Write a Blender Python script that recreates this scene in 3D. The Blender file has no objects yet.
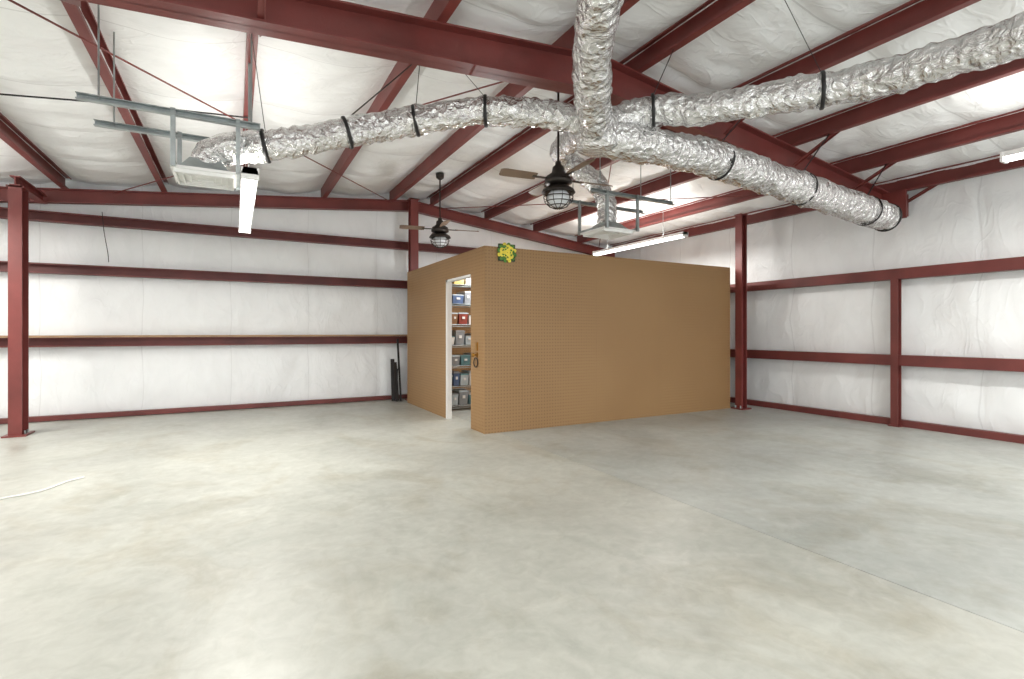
import bpy, math, random
from mathutils import Vector, Matrix, noise
random.seed(7)
V=Vector
# ------------------------------------------------------------------ materials
def lin(c):
    return tuple(((x/255)/12.92 if x/255<=0.04045 else ((x/255+0.055)/1.055)**2.4) for x in c)
def new_mat(name):
    m=bpy.data.materials.new(name); m.use_nodes=True
    nt=m.node_tree; b=nt.nodes['Principled BSDF']
    return m,nt,b
def simple(name,rgb,rough=0.5,metal=0.0,var=0.12,scale=6,bump=0.0,bscale=60,spec=0.5):
    m,nt,b=new_mat(name); N=nt.nodes; L=nt.links
    c=lin(rgb)
    tc=N.new('ShaderNodeTexCoord')
    n=N.new('ShaderNodeTexNoise'); n.inputs['Scale'].default_value=scale; n.inputs['Detail'].default_value=5
    L.new(tc.outputs['Object'],n.inputs['Vector'])
    r=N.new('ShaderNodeValToRGB')
    r.color_ramp.elements[0].position=.3; r.color_ramp.elements[1].position=.7
    r.color_ramp.elements[0].color=tuple(max(0,x*(1-var)) for x in c)+(1,)
    r.color_ramp.elements[1].color=tuple(min(1,x*(1+var)) for x in c)+(1,)
    L.new(n.outputs['Fac'],r.inputs['Fac']); L.new(r.outputs['Color'],b.inputs['Base Color'])
    b.inputs['Roughness'].default_value=rough; b.inputs['Metallic'].default_value=metal
    b.inputs['Specular IOR Level'].default_value=spec
    if bump>0:
        n2=N.new('ShaderNodeTexNoise'); n2.inputs['Scale'].default_value=bscale; n2.inputs['Detail'].default_value=4
        L.new(tc.outputs['Object'],n2.inputs['Vector'])
        bp=N.new('ShaderNodeBump'); bp.inputs['Strength'].default_value=bump; bp.inputs['Distance'].default_value=.02
        L.new(n2.outputs['Fac'],bp.inputs['Height']); L.new(bp.outputs['Normal'],b.inputs['Normal'])
    return m
def emis(name,rgb,st):
    m,nt,b=new_mat(name)
    b.inputs['Base Color'].default_value=(*rgb,1); b.inputs['Emission Color'].default_value=(*rgb,1)
    b.inputs['Emission Strength'].default_value=st
    return m
M_red=simple('red_oxide_steel',(116,54,50),.42,0,.18,3,.05)
M_redw=simple('red_oxide_girt',(106,50,46),.5,0,.24,2.5,.05)
M_galv=simple('galvanised',(165,172,172),.4,.7,.15,12)
M_black=simple('black_plastic',(28,27,28),.5)
M_dark=simple('dark_bronze',(52,46,42),.4,.5)
M_wood=simple('pine_board',(160,128,96),.6,0,.2,4)
M_white=simple('white_paint',(232,232,230),.4,0,.03)
M_brass=simple('brass',(176,130,60),.3,.9)
M_tube=emis('led_tube',(1,.98,.95),9)
# insulation
def insul(name,vertical=True,rgb=(232,235,238),axis=0):
    m,nt,b=new_mat(name); N=nt.nodes; L=nt.links
    tc=N.new('ShaderNodeTexCoord')
    mp=N.new('ShaderNodeMapping'); mp.inputs['Scale'].default_value=(2.2,2.2,1.2) if vertical else (1.5,3.0,1)
    L.new(tc.outputs['Object'],mp.inputs['Vector'])
    n=N.new('ShaderNodeTexNoise'); n.inputs['Scale'].default_value=1.5; n.inputs['Detail'].default_value=5; n.inputs['Distortion'].default_value=1.2
    L.new(mp.outputs['Vector'],n.inputs['Vector'])
    n3=N.new('ShaderNodeTexNoise'); n3.inputs['Scale'].default_value=1.8; n3.inputs['Detail'].default_value=2; n3.inputs['Distortion'].default_value=.7
    L.new(mp.outputs['Vector'],n3.inputs['Vector'])
    s=N.new('ShaderNodeMath'); s.operation='SUBTRACT'; L.new(n3.outputs['Fac'],s.inputs[0]); s.inputs[1].default_value=.5
    ab=N.new('ShaderNodeMath'); ab.operation='ABSOLUTE'; L.new(s.outputs[0],ab.inputs[0])
    mn=N.new('ShaderNodeMath'); mn.operation='MINIMUM'; L.new(ab.outputs[0],mn.inputs[0]); mn.inputs[1].default_value=.06
    mu=N.new('ShaderNodeMath'); mu.operation='MULTIPLY_ADD'; L.new(mn.outputs[0],mu.inputs[0]); mu.inputs[1].default_value=-3.0; L.new(n.outputs['Fac'],mu.inputs[2])
    bp=N.new('ShaderNodeBump'); bp.inputs['Strength'].default_value=.27 if vertical else .36; bp.inputs['Distance'].default_value=.05
    L.new(mu.outputs[0],bp.inputs['Height']); L.new(bp.outputs['Normal'],b.inputs['Normal'])
    r=N.new('ShaderNodeValToRGB'); c=lin(rgb)
    r.color_ramp.elements[0].color=tuple(x*.95 for x in c)+(1,); r.color_ramp.elements[1].color=c+(1,)
    r.color_ramp.elements[0].position=.25; r.color_ramp.elements[1].position=.6
    L.new(n.outputs['Fac'],r.inputs['Fac'])
    sx=N.new('ShaderNodeSeparateXYZ'); L.new(tc.outputs['Object'],sx.inputs[0])
    if vertical:
        q=N.new('ShaderNodeMath'); q.operation='ADD'; L.new(sx.outputs[0],q.inputs[0]); L.new(sx.outputs[1],q.inputs[1]); src=q.outputs[0]; P=1.22
    else: src=sx.outputs[1]; P=1.22
    md=N.new('ShaderNodeMath'); md.operation='FLOORED_MODULO'; L.new(src,md.inputs[0]); md.inputs[1].default_value=P
    lt=N.new('ShaderNodeMath'); lt.operation='LESS_THAN'; L.new(md.outputs[0],lt.inputs[0]); lt.inputs[1].default_value=.014
    fm=N.new('ShaderNodeMath'); fm.operation='MULTIPLY'; L.new(lt.outputs[0],fm.inputs[0]); fm.inputs[1].default_value=.28 if not vertical else .16
    mx=N.new('ShaderNodeMix'); mx.data_type='RGBA'; L.new(fm.outputs[0],mx.inputs['Factor']); L.new(r.outputs['Color'],mx.inputs[6]); mx.inputs[7].default_value=(.3,.3,.3,1)
    L.new(mx.outputs[2],b.inputs['Base Color'])
    b.inputs['Roughness'].default_value=.42
    return m
M_ins=insul('vinyl_insulation_wall',True,(242,245,246))
M_insr=insul('vinyl_insulation_roof',False,(242,244,245))
# foil
m,nt,b=new_mat('duct_foil'); N=nt.nodes; L=nt.links
tc=N.new('ShaderNodeTexCoord')
no=N.new('ShaderNodeTexNoise'); no.inputs['Scale'].default_value=14; no.inputs['Detail'].default_value=9; no.inputs['Distortion'].default_value=2.0
L.new(tc.outputs['Object'],no.inputs['Vector'])
vo=N.new('ShaderNodeTexVoronoi'); vo.inputs['Scale'].default_value=22; L.new(tc.outputs['Object'],vo.inputs['Vector'])
ad=N.new('ShaderNodeMath'); ad.operation='MULTIPLY_ADD'; L.new(vo.outputs['Distance'],ad.inputs[0]); ad.inputs[1].default_value=.6; L.new(no.outputs['Fac'],ad.inputs[2])
bp=N.new('ShaderNodeBump'); bp.inputs['Strength'].default_value=.9; bp.inputs['Distance'].default_value=.03
L.new(ad.outputs[0],bp.inputs['Height']); L.new(bp.outputs['Normal'],b.inputs['Normal'])
b.inputs['Base Color'].default_value=(.76,.755,.75,1); b.inputs['Metallic'].default_value=.97; b.inputs['Roughness'].default_value=.19
M_foil=m
# pegboard panels
m,nt,b=new_mat('brown_pegboard'); N=nt.nodes; L=nt.links
tc=N.new('ShaderNodeTexCoord')
n=N.new('ShaderNodeTexNoise'); n.inputs['Scale'].default_value=.9; n.inputs['Detail'].default_value=6; L.new(tc.outputs['Object'],n.inputs['Vector'])
r=N.new('ShaderNodeValToRGB'); r.color_ramp.elements[0].color=(*lin((150,116,76)),1); r.color_ramp.elements[1].color=(*lin((159,125,84)),1)
r.color_ramp.elements[0].position=.3; r.color_ramp.elements[1].position=.7
L.new(n.outputs['Fac'],r.inputs['Fac'])
sx=N.new('ShaderNodeSeparateXYZ'); L.new(tc.outputs['Object'],sx.inputs[0])
def M2(op,a,bv):
    q=N.new('ShaderNodeMath'); q.operation=op
    for k,v in enumerate((a,bv)):
        if v is None: continue
        if isinstance(v,(int,float)): q.inputs[k].default_value=v
        else: L.new(v,q.inputs[k])
    return q.outputs[0]
PITCH=.044
hs=M2('ADD',sx.outputs[0],sx.outputs[1])
a1=M2('SINE',M2('MULTIPLY',hs,2*math.pi/PITCH),None); a2=M2('SINE',M2('MULTIPLY',sx.outputs[2],2*math.pi/PITCH),None)
dot=M2('MULTIPLY',M2('GREATER_THAN',M2('ADD',a1,a2),1.15),.42)
seam=M2('LESS_THAN',M2('MODULO',M2('ADD',hs,.55),1.22),.006)
al=M2('MAXIMUM',dot,M2('MULTIPLY',seam,.4))
mx=N.new('ShaderNodeMix'); mx.data_type='RGBA'; L.new(al,mx.inputs['Factor'])
L.new(r.outputs['Color'],mx.inputs[6]); mx.inputs[7].default_value=(*lin((96,68,38)),1); L.new(mx.outputs[2],b.inputs['Base Color'])
b.inputs['Roughness'].default_value=.55
M_kraft=m
# concrete
m,nt,b=new_mat('concrete_floor'); N=nt.nodes; L=nt.links
tc=N.new('ShaderNodeTexCoord')
def nz(s,d=6,dist=0,sc=(1,1,1),loc=(0,0,0)):
    mp=N.new('ShaderNodeMapping'); mp.inputs['Scale'].default_value=sc; mp.inputs['Location'].default_value=loc; L.new(tc.outputs['Object'],mp.inputs['Vector'])
    n=N.new('ShaderNodeTexNoise'); n.inputs['Scale'].default_value=s; n.inputs['Detail'].default_value=d; n.inputs['Distortion'].default_value=dist
    n.inputs['Roughness'].default_value=.62
    L.new(mp.outputs['Vector'],n.inputs['Vector']); return n
def ramp(src,p0,c0,p1,c1):
    r=N.new('ShaderNodeValToRGB'); r.color_ramp.elements[0].position=p0; r.color_ramp.elements[1].position=p1
    r.color_ramp.elements[0].color=(*c0,1); r.color_ramp.elements[1].color=(*c1,1); L.new(src,r.inputs['Fac']); return r
def mix(mode,f,a,bb):
    x=N.new('ShaderNodeMix'); x.data_type='RGBA'; x.blend_type=mode
    if isinstance(f,float): x.inputs['Factor'].default_value=f
    else: L.new(f,x.inputs['Factor'])
    L.new(a,x.inputs[6]); L.new(bb,x.inputs[7]); return x
a=nz(.55,9,.8); r1=ramp(a.outputs['Fac'],.34,lin((168,170,163)),.64,lin((190,192,184)))
c=nz(1.3,9,1.4,(1,.7,1),(3,1,0)); r2=ramp(c.outputs['Fac'],.50,(1,1,1),.70,(.80,.75,.67))
x1=mix('MULTIPLY',.75,r1.outputs['Color'],r2.outputs['Color'])
f=nz(2.6,10,2.2,(1,1,1),(7,4,0)); r4=ramp(f.outputs['Fac'],.52,(0,0,0),.72,(1,1,1))
x3=N.new('ShaderNodeMix'); x3.data_type='RGBA'; L.new(M2('MULTIPLY',r4.outputs['Color'],.25),x3.inputs['Factor']); L.new(x1.outputs[2],x3.inputs[6]); x3.inputs[7].default_value=(*lin((208,209,201)),1)
g2=nz(.8,10,1.8,(1,1,1),(11,2,0)); r5=ramp(g2.outputs['Fac'],.52,(1,1,1),.70,(.87,.88,.87))
x4=mix('MULTIPLY',.9,x3.outputs[2],r5.outputs['Color'])
d=nz(11,9,.6); r3=ramp(d.outputs['Fac'],.3,(.84,.84,.83),.62,(1,1,1))
x2=mix('MULTIPLY',.85,x4.outputs[2],r3.outputs['Color'])
# right of the joint: darker, bluish shade and reflections painted into the concrete colour
sp=N.new('ShaderNodeSeparateXYZ'); L.new(tc.outputs['Object'],sp.inputs[0])
rt=M2('GREATER_THAN',sp.outputs[0],3.0)
x5=N.new('ShaderNodeMix'); x5.data_type='RGBA'; x5.blend_type='MULTIPLY'; L.new(rt,x5.inputs['Factor']); L.new(x2.outputs[2],x5.inputs[6]); x5.inputs[7].default_value=(.93,.955,.99,1)
L.new(x5.outputs[2],b.inputs['Base Color'])
e=nz(1.1,6,.3); rr=ramp(e.outputs['Fac'],.3,(.3,.3,.3),.7,(.5,.5,.5)); L.new(rr.outputs['Color'],b.inputs['Roughness'])
bp=N.new('ShaderNodeBump'); bp.inputs['Strength'].default_value=.15; bp.inputs['Distance'].default_value=.01
L.new(d.outputs['Fac'],bp.inputs['Height']); L.new(bp.outputs['Normal'],b.inputs['Normal'])
M_conc=m
M_joint=simple('joint_filler',(140,138,130),.8)
m,nt,b=new_mat('lamp_glass'); b.inputs['Base Color'].default_value=(.75,.78,.8,1); b.inputs['Roughness'].default_value=.12
M_glass=m

# ------------------------------------------------------------------ mesh builder
class MB:
    def __init__(s): s.v=[]; s.f=[]; s.mi=[]; s.sm=[]; s.mats=[]
    def m(s,mat):
        if mat not in s.mats: s.mats.append(mat)
        return s.mats.index(mat)
    def add(s,vs,fs,mat,smooth=False):
        o=len(s.v); s.v+= [tuple(p) for p in vs]; k=s.m(mat)
        for f in fs: s.f.append([i+o for i in f]); s.mi.append(k); s.sm.append(smooth)
    def box(s,c,d,mat,rz=0):
        x,y,z=d[0]/2,d[1]/2,d[2]/2; R=Matrix.Rotation(rz,3,'Z')
        vs=[V(c)+R@V((i*x,j*y,k*z)) for i in(-1,1) for j in(-1,1) for k in(-1,1)]
        s.add(vs,[(0,1,3,2),(4,6,7,5),(0,4,5,1),(2,3,7,6),(0,2,6,4),(1,5,7,3)],mat)
    def b2(s,lo,hi,mat): s.box([(a+b)/2 for a,b in zip(lo,hi)],[abs(b-a) for a,b in zip(lo,hi)],mat)
    def prism(s,prof,p0,p1,up,mat,side=None):
        p0=V(p0);p1=V(p1); d=(p1-p0).normalized(); up=V(up); up=(up-d*up.dot(d)).normalized(); sd=d.cross(up)
        n=len(prof); vs=[p0+sd*a+up*b for a,b in prof]+[p1+sd*a+up*b for a,b in prof]
        fs=[(i,(i+1)%n,(i+1)%n+n,i+n) for i in range(n)]+[tuple(range(n))[::-1],tuple(range(n,2*n))]
        s.add(vs,fs,mat)
    def rect(s,p0,p1,w,h,mat,up=(0,0,1),off=(0,0)):
        a,b=off; s.prism([(a-w/2,b-h/2),(a+w/2,b-h/2),(a+w/2,b+h/2),(a-w/2,b+h/2)],p0,p1,up,mat)
    def ibeam(s,p0,p1,w,h,mat,up=(0,0,1),t=.014):
        s.rect(p0,p1,w,t,mat,up,(0,h/2-t/2)); s.rect(p0,p1,w,t,mat,up,(0,-h/2+t/2)); s.rect(p0,p1,t*.8,h-2*t,mat,up)
    def cee(s,p0,p1,w,h,mat,up=(0,0,1),t=.006,flip=1):
        s.rect(p0,p1,t,h,mat,up,(-flip*w/2,0))
        s.rect(p0,p1,w,t,mat,up,(0,h/2)); s.rect(p0,p1,w,t,mat,up,(0,-h/2))
        s.rect(p0,p1,t,h*.12,mat,up,(flip*w/2,h/2-h*.06)); s.rect(p0,p1,t,h*.12,mat,up,(flip*w/2,-h/2+h*.06))
    def cyl(s,p0,p1,r,mat,n=12,r1=None):
        p0=V(p0);p1=V(p1); d=(p1-p0).normalized(); q=d.to_track_quat('Z','Y'); r1=r if r1 is None else r1
        c=[(math.cos(2*math.pi*i/n),math.sin(2*math.pi*i/n)) for i in range(n)]
        vs=[p0+q@V((a*r,b*r,0)) for a,b in c]+[p1+q@V((a*r1,b*r1,0)) for a,b in c]
        s.add(vs,[(i,(i+1)%n,(i+1)%n+n,i+n) for i in range(n)],mat,True)
        s.add(vs,[tuple(range(n))[::-1],tuple(range(n,2*n))],mat)
    def tube(s,pts,r,mat,n=8):
        pts=[V(p) for p in pts]; vs=[];fs=[]
        for k,p in enumerate(pts):
            d=(pts[min(k+1,len(pts)-1)]-pts[max(k-1,0)]).normalized()
            u=d.cross(V((0,0,1)));  u=u.normalized() if u.length>.05 else V((1,0,0)); w=d.cross(u).normalized()
            rr=r(k) if callable(r) else r
            for i in range(n):
                a=2*math.pi*i/n; vs.append(p+(u*math.cos(a)+w*math.sin(a))*rr)
        for k in range(len(pts)-1):
            for i in range(n): fs.append((k*n+i,k*n+(i+1)%n,(k+1)*n+(i+1)%n,(k+1)*n+i))
        s.add(vs,fs,mat,True)
    def lathe(s,c,prof,mat,n=28):
        vs=[];fs=[]
        for r,z in prof:
            for i in range(n):
                a=2*math.pi*i/n; vs.append((c[0]+r*math.cos(a),c[1]+r*math.sin(a),c[2]+z))
        for k in range(len(prof)-1):
            for i in range(n): fs.append((k*n+i,k*n+(i+1)%n,(k+1)*n+(i+1)%n,(k+1)*n+i))
        s.add(vs,fs,mat,True)
    def ring(s,c,R,r,mat,nrm=(0,0,1),n=28,m=6,w=None):
        q=V(nrm).to_track_quat('Z','Y'); pts=[V(c)+q@V((R*math.cos(2*math.pi*i/n),R*math.sin(2*math.pi*i/n),0)) for i in range(n)]
        vs=[];fs=[]; ax=q@V((0,0,1)); w=r if w is None else w
        for i,p in enumerate(pts):
            o=(p-V(c)).normalized()
            for j in range(m):
                a=2*math.pi*(j+.5)/m; vs.append(p+o*math.cos(a)*r+ax*math.sin(a)*w)
        for i in range(n):
            for j in range(m): fs.append((i*m+j,i*m+(j+1)%m,((i+1)%n)*m+(j+1)%m,((i+1)%n)*m+j))
        s.add(vs,fs,mat,True)
    def obj(s,name,bev=0,parent=None):
        me=bpy.data.meshes.new(name); me.from_pydata(s.v,[],s.f)
        for mm in s.mats: me.materials.append(mm)
        me.polygons.foreach_set('material_index',s.mi); me.polygons.foreach_set('use_smooth',s.sm)
        me.update(); o=bpy.data.objects.new(name,me); bpy.context.scene.collection.objects.link(o)
        if bev:
            b=o.modifiers.new('b','BEVEL'); b.width=bev; b.segments=2; b.limit_method='ANGLE'
        if parent: o.parent=parent
        return o
def catmull(P,n=14):
    P=[V(p) for p in P]; P=[P[0]*2-P[1]]+P+[P[-1]*2-P[-2]]; out=[]
    for i in range(1,len(P)-2):
        a,b,c,d=P[i-1:i+3]
        for k in range(n):
            t=k/n; out.append(.5*((2*b)+(c-a)*t+(2*a-5*b+4*c-d)*t*t+(-a+3*b-3*c+d)*t**3))
    out.append(P[-2]); return out
def resample(pts,step):
    L=[0]
    for a,b in zip(pts,pts[1:]): L.append(L[-1]+(b-a).length)
    n=max(2,int(L[-1]/step)); out=[];j=0
    for i in range(n+1):
        t=L[-1]*i/n
        while j<len(L)-2 and L[j+1]<t: j+=1
        out.append(pts[j].lerp(pts[j+1],(t-L[j])/max(1e-6,L[j+1]-L[j])))
    return out

# ------------------------------------------------------------------ building constants
XR=3.02
XL,XE=-4.6,8.15; YB=9.8; YF=-3.6
def pz(x): return 3.84-(.122*(x-XR) if x>XR else .09*(XR-x))     # underside of purlins
def rz(x): return pz(x)+.21
PUR=[-4.5,-3.35,-2.17,-.97,.12,1.4,2.65,3.4,4.6,5.8,7.0,8.05]
# floor
fl=MB()
fl.b2((XL-.2,YF-3,-.3),(XE+.2,YB+.2,-.01),M_joint)
g=.003
xs=[XL-.2,3.0,XE+.2]; ys=[YF-3,-.8,YB+.2]
for i in range(2):
    for j in range(2):
        fl.b2((xs[i]+g,ys[j]+g,-.02),(xs[i+1]-g,ys[j+1]-g,0),M_conc)
fl.obj('floor')

def pillow(name,p0,u,L,nrm,toph,girts,mat,amp=.05,step=.055):
    p0=V(p0);u=V(u);nrm=V(nrm); nu=int(L/step); nv=72
    vs=[];fs=[]; gl=[0]+girts
    for i in range(nu+1):
        s=L*i/nu; top=toph(s)
        G=gl+[top]
        for j in range(nv+1):
            z=top*j/nv
            for a,b in zip(G,G[1:]):
                if z<=b+1e-6: break
            t=min(1,max(0,(z-a)/(b-a))); env=math.sin(math.pi*t)
            sm=(s+.3)%1.22; sm=min(sm,1.22-sm); se=-.014*math.exp(-(sm/.035)**2)
            w=noise.noise(V((s*2.2,z*1.6,3.1+a)))*.030+noise.noise(V((s*5,z*3.2,9.1)))*.012-abs(noise.noise(V((s*2.6+z,z*3,4.4))))*.016
            pk=noise.noise(V((s*8,7.7,a*3)))*.028*(1-env)**2
            d=-.06+amp*max(0,env)**.5+(w*(.3+.7*env))+pk*.5+se
            vs.append(p0+u*s+V((0,0,z))+nrm*min(d,.03))
    for i in range(nu):
        for j in range(nv):
            a=i*(nv+1)+j; fs.append((a,a+nv+1,a+nv+2,a+1))
    m=MB(); m.add(vs,fs,mat,True)
    K=24; vv=[];ff=[]
    for i in range(K+1):
        s=L*i/K; vv+= [p0+u*s-nrm*.18, p0+u*s-nrm*.18+V((0,0,toph(s)))]
    for i in range(K): ff.append((2*i,2*i+2,2*i+3,2*i+1))
    m.add(vv,ff,mat)
    return m.obj(name)
GB=[1.15,2.22,2.97]; GR=[.91,2.1]
pillow('wall_back',(XL,YB,0),(1,0,0),XE-XL,(0,-1,0),lambda s:rz(XL+s)-.02,GB,M_ins)
pillow('wall_right',(XE,YB,0),(0,-1,0),YB-YF,(-1,0,0),lambda s:rz(XE)-.02,GR,M_ins)
pillow('wall_left',(XL,YF,0),(0,1,0),YB-YF,(1,0,0),lambda s:rz(XL)-.02,GR,M_ins,step=.12)
fw=MB()
def fpost(x0,x1,z0):
    K=8
    for k in range(K):
        a=x0+(x1-x0)*k/K; b=x0+(x1-x0)*(k+1)/K
        vs=[(a,YF,z0),(b,YF,z0),(b,YF,rz(b)-.02),(a,YF,rz(a)-.02)]
        vs+=[(x,y-.15,z) for x,y,z in vs]
        fw.add(vs,[(0,1,2,3),(7,6,5,4),(0,4,5,1)],M_ins)
fpost(XL,XL+.8,0); fpost(XL+.8,1.2,3.05); fpost(1.2,2.0,0); fpost(2.0,7.4,3.05); fpost(7.4,XE,0)
fw.obj('wall_front')
# ceiling : blanket draped between purlins
vs=[];fs=[];cols=[]
PX=[XL-.2]+PUR+[XE+.15]
for a,b in zip(PX,PX[1:]):
    k=max(2,int((b-a)/.08))
    for i in range(k): cols.append((a+(b-a)*i/k,i/k))
cols.append((XE+.15,0))
ny=220
for x,t in cols:
    for j in range(ny+1):
        y=YF+(YB+.15-YF)*j/ny
        sd=(y%1.22)/1.22; lap=.03*math.exp(-((min(sd,1-sd)*1.22)/.06)**2)
        e=math.sin(math.pi*t)
        sag=.10*e**.7 if t>0 else 0
        w=(noise.noise(V((x*1.6,y*2.6,0)))*.045+noise.noise(V((x*2.5,y*8,5)))*.018-abs(noise.noise(V((x*2,y*2.5+x,8))))*.03)*e
        vs.append((x,y,rz(x)-sag+w+lap*e))
for i in range(len(cols)-1):
    for j in range(ny):
        a=i*(ny+1)+j; fs.append((a,a+1,a+ny+2,a+ny+1))
cm=MB(); cm.add(vs,fs,M_insr,True)
cm.add([(XL-.2,YF,rz(XL-.2)+.15),(XR,YF,rz(XR)+.15),(XE+.2,YF,rz(XE+.2)+.15),(XL-.2,YB+.2,rz(XL-.2)+.15),(XR,YB+.2,rz(XR)+.15),(XE+.2,YB+.2,rz(XE+.2)+.15)],[(0,1,4,3),(1,2,5,4)],M_galv)
cm.obj('ceiling')

# ------------------------------------------------------------------ steel
for x in PUR:
    m=MB(); m.cee((x,YF+.05,pz(x)+.1),(x,YB-.04,pz(x)+.1),.07,.2,M_red,flip=1 if x<XR else -1); m.obj('roof_purlin')
def rafter(y,h0,h1,w,hr=None):
    m=MB()
    for xa,xb,ha,hb in ((XL+.1,XR,h0,h1),(XE-.12,XR,hr or h0,h1)):
        t=.016
        za,zb=pz(xa)-.004,pz(xb)-.004
        def quad(x0,x1,z00,z01,z10,z11,hw):
            v=[(x0,y-hw,z00),(x0,y+hw,z00),(x0,y+hw,z01),(x0,y-hw,z01),(x1,y-hw,z10),(x1,y+hw,z10),(x1,y+hw,z11),(x1,y-hw,z11)]
            m.add(v,[(0,1,2,3),(7,6,5,4),(0,4,5,1),(3,2,6,7),(1,5,6,2),(0,3,7,4)],M_red)
        quad(xa,xb,za-t,za,zb-t,zb,w/2); quad(xa,xb,za-ha,za-ha+t,zb-hb,zb-hb+t,w/2); quad(xa,xb,za-ha,za,zb-hb,zb,.006)
    m.box((XR,y,pz(XR)-h1/2),(.03,w,h1+.04),M_red)
    for dz in (.08,.24):
        for dy in (-.05,.05):
            m.cyl((XR-.04,y+dy,pz(XR)-dz),(XR+.04,y+dy,pz(XR)-dz),.014,M_dark,6)
    return m
m=rafter(3.8,.13,.32,.18,.24)
m.b2((XE-.22,3.5,2.84),(XE-.19,3.9,3.22),M_red); m.b2((XE-.19,3.54,2.88),(XE-.06,3.86,3.18),M_red)
for x in PUR[2:]:
    if abs(x-XR)<1 or abs(x-1.4)<.1: continue
    for sy in(-1,1):
        m.rect((x+.03,3.8+sy*.07,pz(x)-.22),(x+.03,3.8+sy*.62,pz(x)+.04),.045,.006,M_red); m.rect((x+.05,3.8+sy*.07,pz(x)-.22),(x+.05,3.8+sy*.62,pz(x)+.04),.006,.045,M_red)
m.obj('roof_rafter')
m=rafter(-2.2,.28,.37,.18); m.obj('roof_rafter')
m=rafter(YB-.2,.2,.2,.12); m.obj('roof_rafter')
def girt(p0,p1,name,mat=M_redw,h=.15,d=.12,top=None,n=(0,-1,0)):
    m=MB(); p0=V(p0);p1=V(p1); m.cee(p0,p1,d,h,mat,up=(0,0,1),flip=1)
    if top:
        o=V(n)*.02; m.rect(p0+V((0,0,h/2+.02))+o,p1+V((0,0,h/2+.02))+o,d+.06,.03,top)
    return m.obj(name)
for z in GB:
    girt((XL+.1,YB-.09,z),(XE-.1,YB-.09,z),'wall_girt',h=.14 if z!=1.15 else .13,top=M_wood if z==1.15 else None)
m=MB(); m.rect((XL+.1,YB-.06,.045),(XE-.1,YB-.06,.045),.09,.07,M_redw); m.obj('trim_1')
for z in GR:
    girt((XE-.09,YF+.2,z),(XE-.09,YB-.2,z),'wall_girt',h=.14); girt((XL+.09,YF+.2,z),(XL+.09,YB-.2,z),'wall_girt',h=.13)
m=MB(); m.rect((XE-.06,YF+.2,.045),(XE-.06,YB-.15,.045),.09,.09,M_redw); m.obj('trim_2')
m=MB(); m.rect((XL+.06,YF+.2,.045),(XL+.06,YB-.15,.045),.09,.09,M_redw); m.obj('trim_3')
def column(x,y,top,name,w=.16,d=.2,up=(0,1,0),stub=None):
    m=MB(); m.ibeam((x,y,.02),(x,y,top),w,d,M_red,up=up)
    m.box((x,y,.01),(w+.1,d+.1,.02),M_red) if up==(0,1,0) else m.box((x,y,.01),(d+.1,w+.1,.02),M_red)
    for i in(-1,1):
        for j in (-1,1): m.cyl((x+i*(w/2+.01),y+j*.05,.02),(x+i*(w/2+.01),y+j*.05,.06),.012,M_galv,6)
    m.box((x,y,top-.01),(w+.04,d,.02),M_red)
    if stub: m.ibeam((x,y-d/2,top+.06),(x,stub,top+.06),w*.8,.12,M_red)
    return m.obj(name)
column(-2.40,8.62,3.12,'steel_column',.13,.24,stub=YB-.26)
column(2.98,9.42,pz(2.98)-.01,'steel_column',.15,.16)
column(7.53,5.74,pz(7.53)-.0,'steel_column',.13,.13,(1,0,0))
m=MB(); m.ibeam((XE-.13,3.66,0),(XE-.13,3.66,2.03),.09,.1,M_redw,up=(1,0,0)); m.box((XE-.13,3.66,.01),(.14,.14,.02),M_redw); m.obj('steel_column')
def rod(a,b): 
    m=MB(); m.cyl((a[0],a[1],pz(a[0])-.05),(b[0],b[1],pz(b[0])-.05),.008,M_red,8); m.obj('brace_rod')
rod((-1.6,3.9),(2.6,9.55)); rod((-1.6,9.55),(2.6,3.95)); rod((3.4,3.95),(7.5,9.55)); rod((3.5,9.55),(7.5,3.95))

# ------------------------------------------------------------------ storage room in brown pegboard
BX0,BX1,BY0,BY1,BH=2.79,7.42,5.87,9.18,2.4
DY0,DY1,DH=6.3,7.2,2.08
t=.05
m=MB()
m.b2((BX0,BY0,0),(BX1,BY0+t,BH),M_kraft)
m.b2((BX0,BY0+t,0),(BX0+t,DY0,BH),M_kraft); m.b2((BX0,DY1,0),(BX0+t,BY1,BH),M_kraft); m.b2((BX0,DY0,DH),(BX0+t,DY1,BH),M_kraft)
m.b2((BX1-t,BY0+t,0),(BX1,BY1,BH),M_kraft); m.b2((BX0+t,BY1-t,0),(BX1-t,BY1,BH),M_kraft)
m.obj('storage_room_partition')
m=MB()
m.b2((BX0-.012,DY1-.06,0),(BX0+t+.012,DY1-.002,DH-.002),M_white)
m.b2((BX0+.03,DY0+.002,0),(BX0+t+.006,DY0+.015,DH-.002),M_white)
m.b2((BX0-.012,DY0+.002,DH-.035),(BX0+t+.012,DY1-.002,DH-.002),M_white)
m.obj('door_1')
m=MB(); p=V((BX0-.0,6.1,1.0))
m.cyl(p,p+V((-.012,0,0)),.035,M_brass,16); m.cyl(p+V((-.012,0,0)),p+V((-.05,0,0)),.011,M_brass)
m.cyl(p+V((-.05,0,0)),p+V((-.075,0,0)),.03,M_brass,16,.024)
m.ring(p+V((-.02,0,-.1)),.06,.008,M_dark,(1,0,0)); m.box(p+V((-.006,0,.11)),(.012,.06,.11),M_brass); m.obj('door_latch')
m=MB()
sx0,sx1,sy0,sy1=2.94,4.2,7.8,8.25
for x in(sx0,sx1):
    for y in(sy0,sy1): m.cyl((x,y,0),(x,y,2.15),.014,M_galv)
SH=[.08,.4,.74,1.08,1.42,1.76,2.08]
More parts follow.
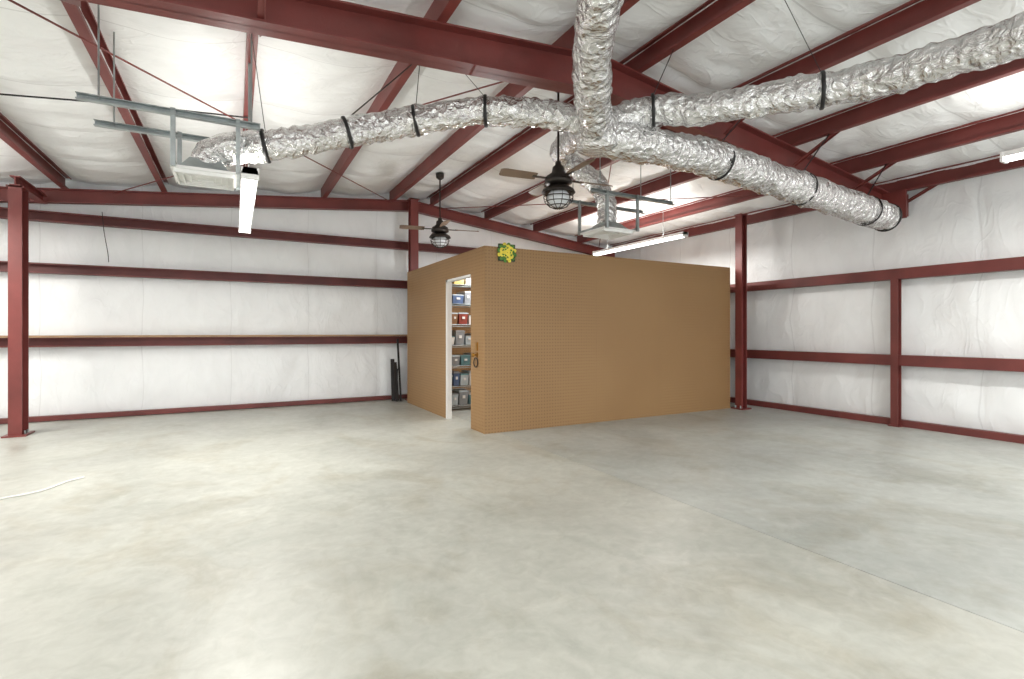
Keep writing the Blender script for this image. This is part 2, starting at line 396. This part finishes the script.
for z in SH:
    for y in(sy0,sy1): m.cyl((sx0,y,z),(sx1,y,z),.007,M_galv,6); m.cyl((sx0,y,z-.03),(sx1,y,z-.03),.005,M_galv,6)
    for k in range(26):
        x=sx0+(sx1-sx0)*k/25; m.cyl((x,sy0,z+.004),(x,sy1,z+.004),.004,M_galv,5)
m.obj('wire_shelving_unit')
colsT=[('tub_teal',(105,145,152)),('tub_orange',(205,130,70)),('tub_grey',(150,155,160)),('tub_white',(235,235,232)),('tub_clear',(195,208,215)),('tub_blue',(85,105,140)),('tub_yellow',(205,180,95)),('tub_red',(150,75,65)),('tub_black',(52,52,55)),('tub_brown',(140,105,78))]
CM=[simple(n,c,.35) for n,c in colsT]
def tub(c,w,d,h,mat,lid):
    m=MB(); x,y,z=c; a=.88
    vs=[(x+i*w/2*s,y+j*d/2*s,z+k) for k,s in((0,a),(h*.9,1)) for i,j in((-1,-1),(1,-1),(1,1),(-1,1))]
    m.add(vs,[(3,2,1,0),(0,1,5,4),(1,2,6,5),(2,3,7,6),(3,0,4,7),(4,5,6,7)],mat)
    m.box((x,y,z+h*.93),(w*1.06,d*1.04,h*.08),lid); m.box((x,y,z+h*.98),(w*.9,d*.9,h*.05),lid)
    m.box((x,y-d*.5,z+h*.55),(w*.3,.012,h*.2),M_white)
    m.obj('storage_bin')
plan=[[3,4,2,0],[0,5,4,3],[4,2,0,3],[3,2,4,6],[1,9,7,3],[8,5,2,8],[9,6,3,7]]
for zi,z in enumerate(SH):
    x=sx0+.03; k=0
    while x<sx1-.14:
        w=random.uniform(.12,.22); h=random.uniform(.13,.25)
        if x+w>sx1: break
        tub((x+w/2,8.0,z+.012),w-.02,.36,h,CM[plan[zi][k%4]],CM[random.choice([3,4,2,8,0])]); x+=w; k+=1
# painted plaque
m=MB(); gx,gz=3.10,2.33; y=BY0-.014
Mg=simple('plaque_green',(80,130,50),.5); My=simple('plaque_yellow',(238,220,80),.5); Mdg=simple('plaque_dark_green',(40,60,35),.5)
m.box((gx,y,gz),(.24,.024,.22),Mdg)
for k in range(9):
    a=k*.7; m.ring((gx+.07*math.cos(a),y-.016,gz+.062*math.sin(a)),.026,.018,My if k%3 else Mg,(0,1,0),14,6,.006)
m.ring((gx,y-.018,gz),.025,.022,My,(0,1,0),14,6,.006)
for k in range(12):
    a=k*2*math.pi/12+.3; c=V((gx+.118*math.cos(a),y-.012,gz+.108*math.sin(a)))
    m.ring(c,.014,.014,Mg if k%3 else My,(0,1,0),10,6,.006)
m.obj('flower_plaque')

# ------------------------------------------------------------------ ducts
def duct(name,P,r,seed=0,openend=False,n=36):
    pts=resample(catmull(P),.02); vs=[];fs=[]; m=MB()
    u=None
    for k,p in enumerate(pts):
        d=(pts[min(k+1,len(pts)-1)]-pts[max(k-1,0)]).normalized()
        if u is None: u=d.orthogonal().normalized()
        u=(u-d*u.dot(d)).normalized(); w=d.cross(u)
        s=k*.02; rib=.004*math.sin(s*2*math.pi/.09)
        big=noise.noise(V((s*2.2,seed,0)))*.012
        for i in range(n):
            a=2*math.pi*i/n; dd=u*math.cos(a)+w*math.sin(a)
            q=noise.noise((p+dd*r)*8+V((seed,0,0)))*.02+noise.noise((p+dd*r)*20)*.011-abs(noise.noise((p+dd*r)*13+V((0,seed,0))))*.016+.004
            vs.append(p+dd*(r+rib+big+q))
    for k in range(len(pts)-1):
        for i in range(n): fs.append((k*n+i,(k+1)*n+i,(k+1)*n+(i+1)%n,k*n+(i+1)%n))
    m.add(vs,fs,M_foil,True)
    for e,s in ((0,-1),(len(pts)-1,1)):
        m.add(vs[e*n:(e+1)*n],[tuple(range(n))],M_black if openend and s==1 else M_foil)
    if openend:
        d=(pts[-1]-pts[-4]).normalized(); m.ring(pts[-1],r+.005,.01,M_black,d)
    return m.obj(name),pts
dA,pA=duct('flex_duct',[(.9,.6,3.42),(1.45,1.6,3.38),(1.93,2.45,3.3),(2.3,3.0,3.14),(2.66,3.42,3.0)],.135,1)
dB,pB=duct('flex_duct',[(2.75,3.5,3.06),(2.35,3.68,3.16),(1.83,3.95,3.18),(1.5,4.15,3.13),(1.16,4.3,3.06),(.68,4.4,2.91),(.3,4.46,2.79),(.0,4.52,2.73),(-.15,4.58,2.68),(-.2,4.6,2.56)],.115,2)
dC,pC=duct('flex_duct',[(2.8,3.5,3.08),(3.13,3.3,3.2),(3.4,3.0,3.16),(3.65,2.7,3.15),(4.05,2.15,3.15),(4.15,1.7,3.12),(4.2,1.24,3.1),(4.2,.2,3.1)],.125,3)
dD,pD=duct('flex_duct',[(2.8,3.5,2.98),(3.03,3.4,2.95),(3.8,3.32,2.93),(4.6,3.3,2.87),(5.9,3.3,2.78),(7.0,3.3,2.70)],.16,4,True)
dE,pE=duct('flex_duct',[(2.82,3.6,3.1),(3.0,4.05,3.3),(3.24,4.55,3.4),(3.36,5.0,3.42),(3.64,5.12,3.34),(3.92,5.05,3.14),(4.02,4.98,2.9),(4.04,4.97,2.64)],.12,5)
m=MB()
m.lathe((2.74,3.5,2.84),[(0,0),(.13,0),(.18,.03),(.19,.15),(.19,.28),(.15,.34),(0,.36)],M_foil,24)
m.obj('duct_plenum')
def strap(pts,f,r,x=None):
    i=int(f*(len(pts)-2)); p=pts[i]; d=(pts[i+1]-pts[i-1]).normalized(); m=MB()
    m.ring(p,r+.012,.005,M_black,d,28,6,.014)
    px=min(PUR,key=lambda a:abs(a-p.x))
    sx=px if abs(px-p.x)<.6 else p.x
    m.rect(p+V((0,0,r)),(sx,p.y,pz(sx)-.002),.016,.004,M_black,up=d)
    m.obj('duct_strap')
for f in(.3,.48,.66,.85): strap(pB,f,.115)
for f in(.12,.45,): strap(pC,f,.125)
for f in(.3,.6,.9): strap(pD,f,.16)
strap(pA,.5,.135)
def diffuser(x,y,z,x0,x1,ya,yb,hw,zz):
    m=MB()
    m.b2((x-hw,y-hw,z),(x+hw,y+hw,z+.02),M_white)
    for k,q in enumerate((.88,.68,.48,.28)):
        s=hw*q; z2=z-.012+k*.004
        for i in(-1,1):
            m.box((x+i*s,y,z2),(.012,2*s,.03),M_white); m.box((x,y+i*s,z2),(2*s,.012,.03),M_white)
    a,c=hw*.8,.1
    vs=[(x+i*a,y+j*a,z+.02) for i,j in((-1,-1),(1,-1),(1,1),(-1,1))]+[(x+i*c,y+j*c,z+.12) for i,j in((-1,-1),(1,-1),(1,1),(-1,1))]
    m.add(vs,[(0,1,5,4),(1,2,6,5),(2,3,7,6),(3,0,4,7),(4,5,6,7)],M_galv)
    for yy in(ya,yb):
        m.cee((x0,yy,zz),(x1,yy,zz),.04,.04,M_galv,t=.004)
        for xx in (x-hw+.02,x+hw+.01): m.rect((xx,yy,z-.0),(xx,yy,zz+.03),.03,.03,M_galv,up=(0,1,0))
        for xx in(x0+.12,x1-.06): m.cyl((xx,yy,zz),(xx,yy,rz(xx)-.12),.006,M_galv,6)
    for xx in (x-hw+.02,x+hw+.01): m.rect((xx,ya,z+.03),(xx,yb,z+.03),.03,.03,M_galv)
    m.obj('air_diffuser')
diffuser(-.2,4.6,2.49,-.93,.17,4.36,4.86,.21,2.87)
diffuser(4.04,4.97,2.52,3.6,4.9,4.71,5.25,.24,2.93)

# ------------------------------------------------------------------ strip lights
def strip(x,y0,y1,z,power,upf=.3):
    m=MB()
    m.prism([(-.06,0),(.06,0),(.045,.05),(-.045,.05)],(x,y0,z),(x,y1,z),(0,0,1),M_white)
    m.prism([(-.05,0),(-.03,-.035),(.03,-.035),(.05,0)],(x,y0+.02,z),(x,y1-.02,z),(0,0,1),M_tube)
    for y in(y0+.01,y1-.01): m.box((x,y,z+.005),(.125,.02,.09),M_white)
    for y in(y0+.5,y1-.4):
        m.cyl((x,y,z+.05),(x,y,rz(x)-.14),.004,M_galv,6)
    o=m.obj('strip_light')
    for nm,dz,rx,pw in(('lamp_down',-.05,0,power),('ceiling_fill',.07,math.pi,power*upf)):  # second, upward lamp is fill added to brighten the ceiling
        l=bpy.data.lights.new(nm,'AREA'); l.shape='RECTANGLE'; l.size=.1; l.size_y=y1-y0-.1; l.energy=pw; l.color=(1,.965,.91)
        lo=bpy.data.objects.new(nm,l); bpy.context.scene.collection.objects.link(lo); lo.parent=o; lo.location=(x,(y0+y1)/2,z+dz); lo.rotation_euler=(rx,0,0)
    return o
P=70
strip(.1,4.35,6.75,2.5,P,.25); strip(6.5,6.0,8.4,2.9,P*1.4,.3); strip(6.3,-.3,2.0,2.92,P,.3)
strip(.1,-2.2,.1,2.9,P,.35); strip(-3.2,1.5,3.9,2.85,P,.35); strip(-3.2,6,8.4,2.85,P*1.1,.35); strip(3.0,-2.9,-.6,3.0,P,.35)  # unseen extra fixtures, added to light the room from outside the view
m=MB(); m.lathe((3.7,7.2,2.28),[(0,.1),(.06,.1),(.06,.07),(0,.07)],M_white,16); m.lathe((3.7,7.2,2.28),[(0,0),(.03,.01),(.035,.035),(.02,.07),(0,.07)],M_tube,16)  # lamp fitting added to brighten the inside of the storage room
m.rect((BX0+t,7.2,2.37),(BX1-t,7.2,2.37),.04,.03,M_wood)
o=m.obj('added_room_lamp'); l=bpy.data.lights.new('room_fill','POINT'); l.energy=40; l.shadow_soft_size=.05; lo=bpy.data.objects.new('room_fill',l); bpy.context.scene.collection.objects.link(lo); lo.parent=o; lo.location=(3.7,7.2,2.2)

# ------------------------------------------------------------------ ceiling fans
M_blade=simple('fan_blade',(128,108,92),.5)
def fan(x,y,zb,rot):
    m=MB(); top=pz(x)+.1
    m.lathe((x,y,top-.1),[(0,.1),(.07,.1),(.065,.03),(.03,0),(.0,0)],M_dark)
    zt=zb+.42
    m.cyl((x,y,zt),(x,y,top-.05),.012,M_dark)
    m.lathe((x,y,zb),[(.0,.5),(.03,.5),(.035,.46),(.06,.44),(.07,.38),(.13,.34),(.145,.30),(.145,.27),(.1,.25),(0,.25)],M_dark)
    m.lathe((x,y,zb),[(.06,.25),(.11,.235),(.165,.2),(.18,.17),(.175,.165),(.1,.19),(0,.2)],M_dark)
    m.lathe((x,y,zb),[(.08,.19),(.115,.15),(.12,.1),(.1,.05),(.06,.025),(0,.015)],M_glass)
    for z,r in((.165,.15),(.12,.155),(.07,.14),(.03,.1)): m.ring((x,y,zb+z),r,.005,M_dark,(0,0,1),28,6)
    for k in range(10):
        a=k*math.pi/5; pr=[(.15,.17),(.155,.12),(.142,.07),(.1,.03),(.04,.003),(0,0)]
        m.tube([(x+r*math.cos(a),y+r*math.sin(a),zb+z) for r,z in pr],.004,M_dark,6)
    for k in range(4):
        a=rot+k*math.pi/2; d=V((math.cos(a),math.sin(a),0)); s=V((-math.sin(a),math.cos(a),0)); c=V((x,y,zb+.31))
        m.rect(c+d*.12,c+d*.3,.04,.01,M_dark)
        ro=[(.26,.045),(.3,.055),(.6,.065),(.64,.055),(.66,.03)]
        tl=V((0,0,.016)); v=[]
        for r_,w_ in ro:
            for sg in(-1,1): v.append(c+d*r_+s*w_*sg+tl*sg)
        n=len(v); v2=v+[q+V((0,0,.008)) for q in v]; f=[]
        for k2 in range(len(ro)-1):
            b_=2*k2; f+=[(b_,b_+1,b_+3,b_+2),(b_+n,b_+2+n,b_+3+n,b_+1+n),(b_,b_+2,b_+2+n,b_+n),(b_+1,b_+1+n,b_+3+n,b_+3)]
        f+=[(0,n,n+1,1),(n-2,n-1,2*n-1,2*n-2)]
        m.add(v2,f,M_blade)
    m.obj('ceiling_fan')
fan(3.0,4.5,2.60,-.1); fan(3.0,8.04,2.70,-.2)

# ------------------------------------------------------------------ odds and ends
def lean(m,x,y0,w,L,th,tilt,mat,rz=0):
    up=V((math.sin(rz)*math.sin(tilt),math.cos(rz)*math.sin(tilt),math.cos(tilt)))
    p=V((x,y0,.0)); m.rect(p+V((0,0,th*.5)),p+up*L,w,th,mat,up=(0,-1,0))
m=MB()
lean(m,2.60,9.42,.07,.80,.022,.16,M_black,.1); lean(m,2.67,9.40,.06,.74,.022,.18,M_dark,-.1); lean(m,2.72,9.36,.035,1.18,.02,.14,M_black,-.1); lean(m,2.64,9.36,.03,.62,.02,.2,M_black,.35)
m.obj('leaning_boards')
m=MB(); pts=catmull([(-2.6,5.0,.01),(-1.9,5.2,.01),(-1.6,5.36,.01),(-1.39,5.47,.01),(-1.28,5.7,.01),(-1.18,5.8,.01)],10)
m.tube(pts,.007,M_white,6); m.obj('extension_cord')
m=MB(); m.tube(catmull([(-1.75,YB-.16,3.1),(-1.72,YB-.2,2.8),(-1.68,YB-.18,2.5),(-1.67,YB-.17,2.35)],8),.005,M_black,6); m.obj('electrical_cable')
m=MB(); m.tube(catmull([(-4,6.0,pz(-4)-.02),(-2.17,6.05,pz(-2.17)-.03),(-.97,6.0,pz(-.97)-.03),(.12,6.05,pz(.12)-.02)],10),.008,M_black,6); m.obj('electrical_cable')
# ------------------------------------------------------------------ world, camera
w=bpy.data.worlds.new('World'); bpy.context.scene.world=w; w.use_nodes=True
bg=w.node_tree.nodes['Background']; bg.inputs[0].default_value=(.95,.98,1,1); bg.inputs[1].default_value=3.0
cam=bpy.data.cameras.new('camera'); co=bpy.data.objects.new('camera',cam); bpy.context.scene.collection.objects.link(co)
co.location=(0,0,1.3); co.rotation_euler=(math.radians(90),0,math.radians(-28.5))
cam.sensor_width=36; cam.lens=510/1024*36; cam.shift_y=-7.5/1024; cam.clip_start=.05
bpy.context.scene.camera=co
vs_=bpy.context.scene.view_settings; vs_.view_transform='Standard'; vs_.exposure=.2
